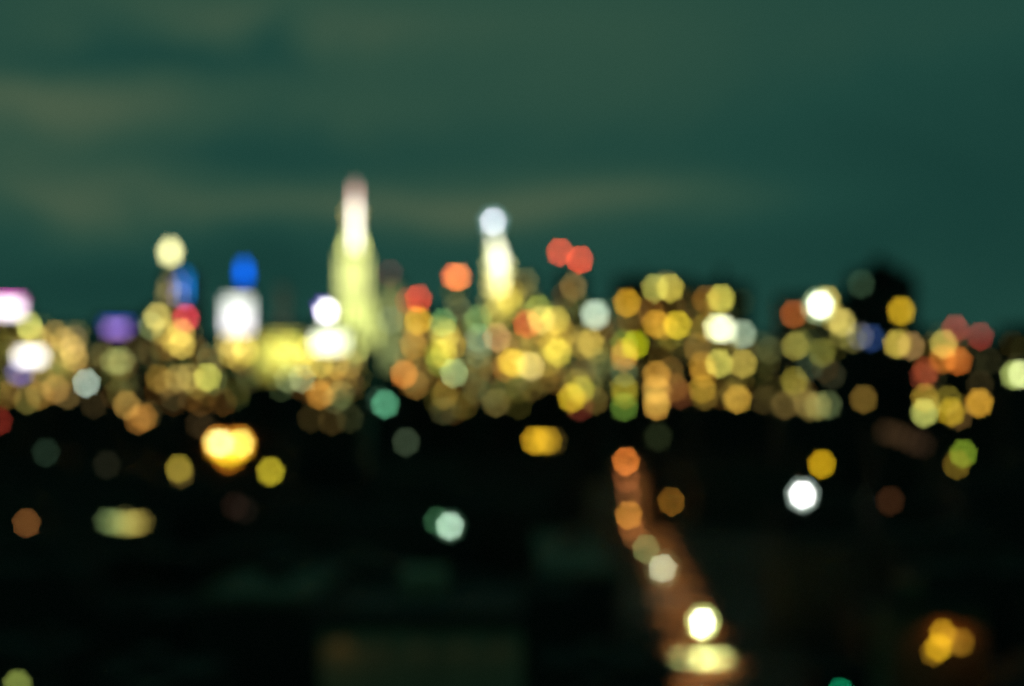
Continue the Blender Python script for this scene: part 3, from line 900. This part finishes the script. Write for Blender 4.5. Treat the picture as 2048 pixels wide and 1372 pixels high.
roof_host('dark building carrying the bright white floodlight', 1556, 1676, 1024, 500)
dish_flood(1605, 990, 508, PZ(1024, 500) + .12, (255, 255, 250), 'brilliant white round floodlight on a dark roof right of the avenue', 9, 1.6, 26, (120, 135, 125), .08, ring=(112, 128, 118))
roof_host('dark building carrying the pale green floodlight', 848, 952, 1084, 430)
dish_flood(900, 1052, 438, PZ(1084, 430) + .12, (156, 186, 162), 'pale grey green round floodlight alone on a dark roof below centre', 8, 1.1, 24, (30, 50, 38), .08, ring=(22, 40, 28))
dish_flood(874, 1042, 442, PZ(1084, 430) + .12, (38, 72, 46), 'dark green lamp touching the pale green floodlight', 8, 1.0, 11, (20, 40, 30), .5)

# cut-off sodium lamps along the avenue: their lenses face the road
proto = None
N = 0
for i in range(56):
    y = 285 + i * 24.5
    side = -1 if i % 2 else 1
    x = ax(y) + side * 5.6
    if proto is None:
        proto = thing('avenue_lamp', 'hooded sodium street lamp lighting the orange avenue', 'street lamp', (x, y, 0.15), 0, 'hooded lamps along the avenue')
        bm = bmesh.new()
        lathe(bm, [(0.2, 0), (0.17, 0.9), (0.1, 1.0), (0.07, 8.6)], 10)
        obj('pole', bm, METAL, proto)
        bm = bmesh.new()
        tube(bm, (0, 0, 8.5), (-2.2, 0, 9.0), 0.06)
        obj('arm', bm, METAL, proto)
        bm = bmesh.new()
        box(bm, -3.1, -2.2, -0.2, 0.2, 8.93, 9.12)
        obj('lamp_hood', bm, METAL, proto)
        bm = bmesh.new()
        box(bm, -3.0, -2.3, -0.15, 0.15, 8.88, 8.925)
        obj('lens', bm, glow_mat((255, 150, 60), 4), proto)
        spot(proto, (-2.65, 0, 8.8), (255, 155, 72), 13500, 100)
        r_ = proto
    else:
        r_ = proto.copy()
        col.objects.link(r_)
        for ch in list(proto.children):
            c = ch.copy()
            col.objects.link(c)
            c.parent = r_
    r_.location = (x, y, 0.15)
    r_.rotation_euler = (0, 0, 0 if side > 0 else math.pi)

# ------------------------------------------------------------------ white delivery van, added to catch the white lamp's light
vd = 336.0
van = thing('delivery_van', 'white delivery van added to catch the light of the dazzling white street lamp', 'van', (ax(vd) - 3.2, vd, 0.01), -math.atan(SL))
WHITE = rough_mat('white_van_paint', (0.75, 0.75, 0.7), 0.08, 1.5, 0.4)
bm = bmesh.new()
box(bm, -1.0, 1.0, -3.2, 1.2, 0.45, 2.7)
taper(bm, -0.98, 0.98, 1.2, 2.9, 0.45, -0.9, 0.9, 1.2, 2.1, 2.3)
bmesh.ops.bevel(bm, geom=bm.edges[:], offset=0.06, segments=2, affect='EDGES')
obj('body', bm, WHITE, van)
bm = bmesh.new()
box(bm, -0.82, 0.82, -3.23, -3.205, 1.5, 2.3)
obj('rear_window', bm, FRAME, van)
for sx in (-1, 1):
    bm = bmesh.new()
    box(bm, sx * 0.85 - 0.1, sx * 0.85 + 0.1, -3.25, -3.205, 0.8, 1.15)
    obj('tail_light', bm, rough_mat('red_lens', (0.4, 0.02, 0.02), 0.1, 2, 0.3), van)
    for yw in (-2.1, 1.7):
        bm = bmesh.new()
        tube(bm, (sx * 0.8, yw, 0.38), (sx * 1.02, yw, 0.38), 0.37, 16)
        obj('wheel', bm, RUBBER, van)

# ------------------------------------------------------------------ blacked-out low-rise blocks
LOS = list(PROTECT)
for y in range(320, 1700, 30):
    for off in (-5, 0, 5):
        LOS.append(((ax(y) + off) / y * FPX + 1024, HORIZON + EYE / y * FPX, float(y), 'road'))
EXPL = []
# drop the faint windows that nearer buildings hide completely
for o, x, y, d_ in FAINT:
    if any(q[0] - 2 < x < q[1] + 2 and y > q[2] - 2 and q[3] < d_ - 1 for q in RECTS):
        bpy.data.objects.remove(o)
for o in list(scene.objects):
    if o.type == 'EMPTY' and o.parent is None:
        w = [c for c in o.children if c.name.startswith('wall')]
        if w:
            bb = [Vector(v) for v in w[0].bound_box]
            EXPL.append((o.location.x + min(v.x for v in bb), o.location.x + max(v.x for v in bb), o.location.y, o.location.y + max(v.y for v in bb)))


def allowed(x0, x1, y0, y1):
    h = 99.0
    for (px, py, dist, _) in LOS:
        a, s = (px - 1024) / FPX, (HORIZON - py) / FPX
        t_ = y0
        while t_ <= min(y1, dist - 0.5):
            if x0 - 1.5 <= a * t_ <= x1 + 1.5:
                h = min(h, EYE + s * t_ - 2.5)
            t_ += 2.0
    return h


protos = []
dist = 118.0
count = 0
while dist < 900:
    depth = 12 + dist * 0.035
    x = -0.40 * dist
    while x < 0.40 * dist:
        w = rnd.uniform(0.05, 0.085) * dist + 4
        x0, x1, y0, y1 = x, x + w - 1.0, dist + rnd.uniform(0, 3), dist + depth
        x += w
        mid = (y0 + y1) / 2
        if 262 < mid < 370 and 0 < x0 - ax(mid) < 16:      # houses left out where lamp light would show on their side walls
            continue
        if x0 < ax(y1) + 8 and x1 > ax(y0) - 8:
            continue
        if any(x0 < e_[1] + 0.5 and x1 > e_[0] - 0.5 and y0 < e_[3] + 0.5 and y1 > e_[2] - 0.5 for e_ in EXPL):
            continue
        if any(abs(mid - s_) < depth / 2 + 7 for s_ in (420, 640, 900)):
            continue
        h = min(allowed(x0, x1, y0, y1), rnd.uniform(12, 30) + (8 if dist > 400 else 0), 46)
        # never rise over a nearer explicit roof's sight of the pale roofs
        if h < 6 or (x1 > 84 and x0 < 140 and y1 > 455 and y0 < 560):
            continue
        hw = (x1 - x0) / 2
        root = thing('lowrise_house', 'unlit low-rise house lost among the black rooftops', 'house', ((x0 + x1) / 2, y0, 0), 0, 'unlit low-rise houses in the dark foreground')
        bm = bmesh.new()
        box(bm, -hw, hw, 0, y1 - y0, 0, h)
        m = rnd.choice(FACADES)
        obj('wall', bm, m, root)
        bm = bmesh.new()
        dp = y1 - y0
        for a in ((-hw - 0.12, hw + 0.12, -0.12, 0.35), (-hw - 0.12, hw + 0.12, dp - 0.35, dp + 0.12), (-hw - 0.12, -hw + 0.35, 0.35, dp - 0.35), (hw - 0.35, hw + 0.12, 0.35, dp - 0.35)):
            box(bm, *a, h - 0.5, h + 0.8)
        box(bm, -hw + 0.35, hw - 0.35, 0.35, dp - 0.35, h + 0.004, h + 0.1)
        obj('roof', bm, TAR, root)
        bm = bmesh.new()
        bx = rnd.uniform(-hw * 0.6, hw * 0.2)
        box(bm, bx, bx + min(4, hw * 0.6), dp * 0.55, dp * 0.8, h + 0.1, h + 1.9)
        obj('stair_head', bm, m, root)
        EXPL.append((x0, x1, y0, y1))
        count += 1
    dist += depth + 9 + dist * 0.03
print('lowrise', count)
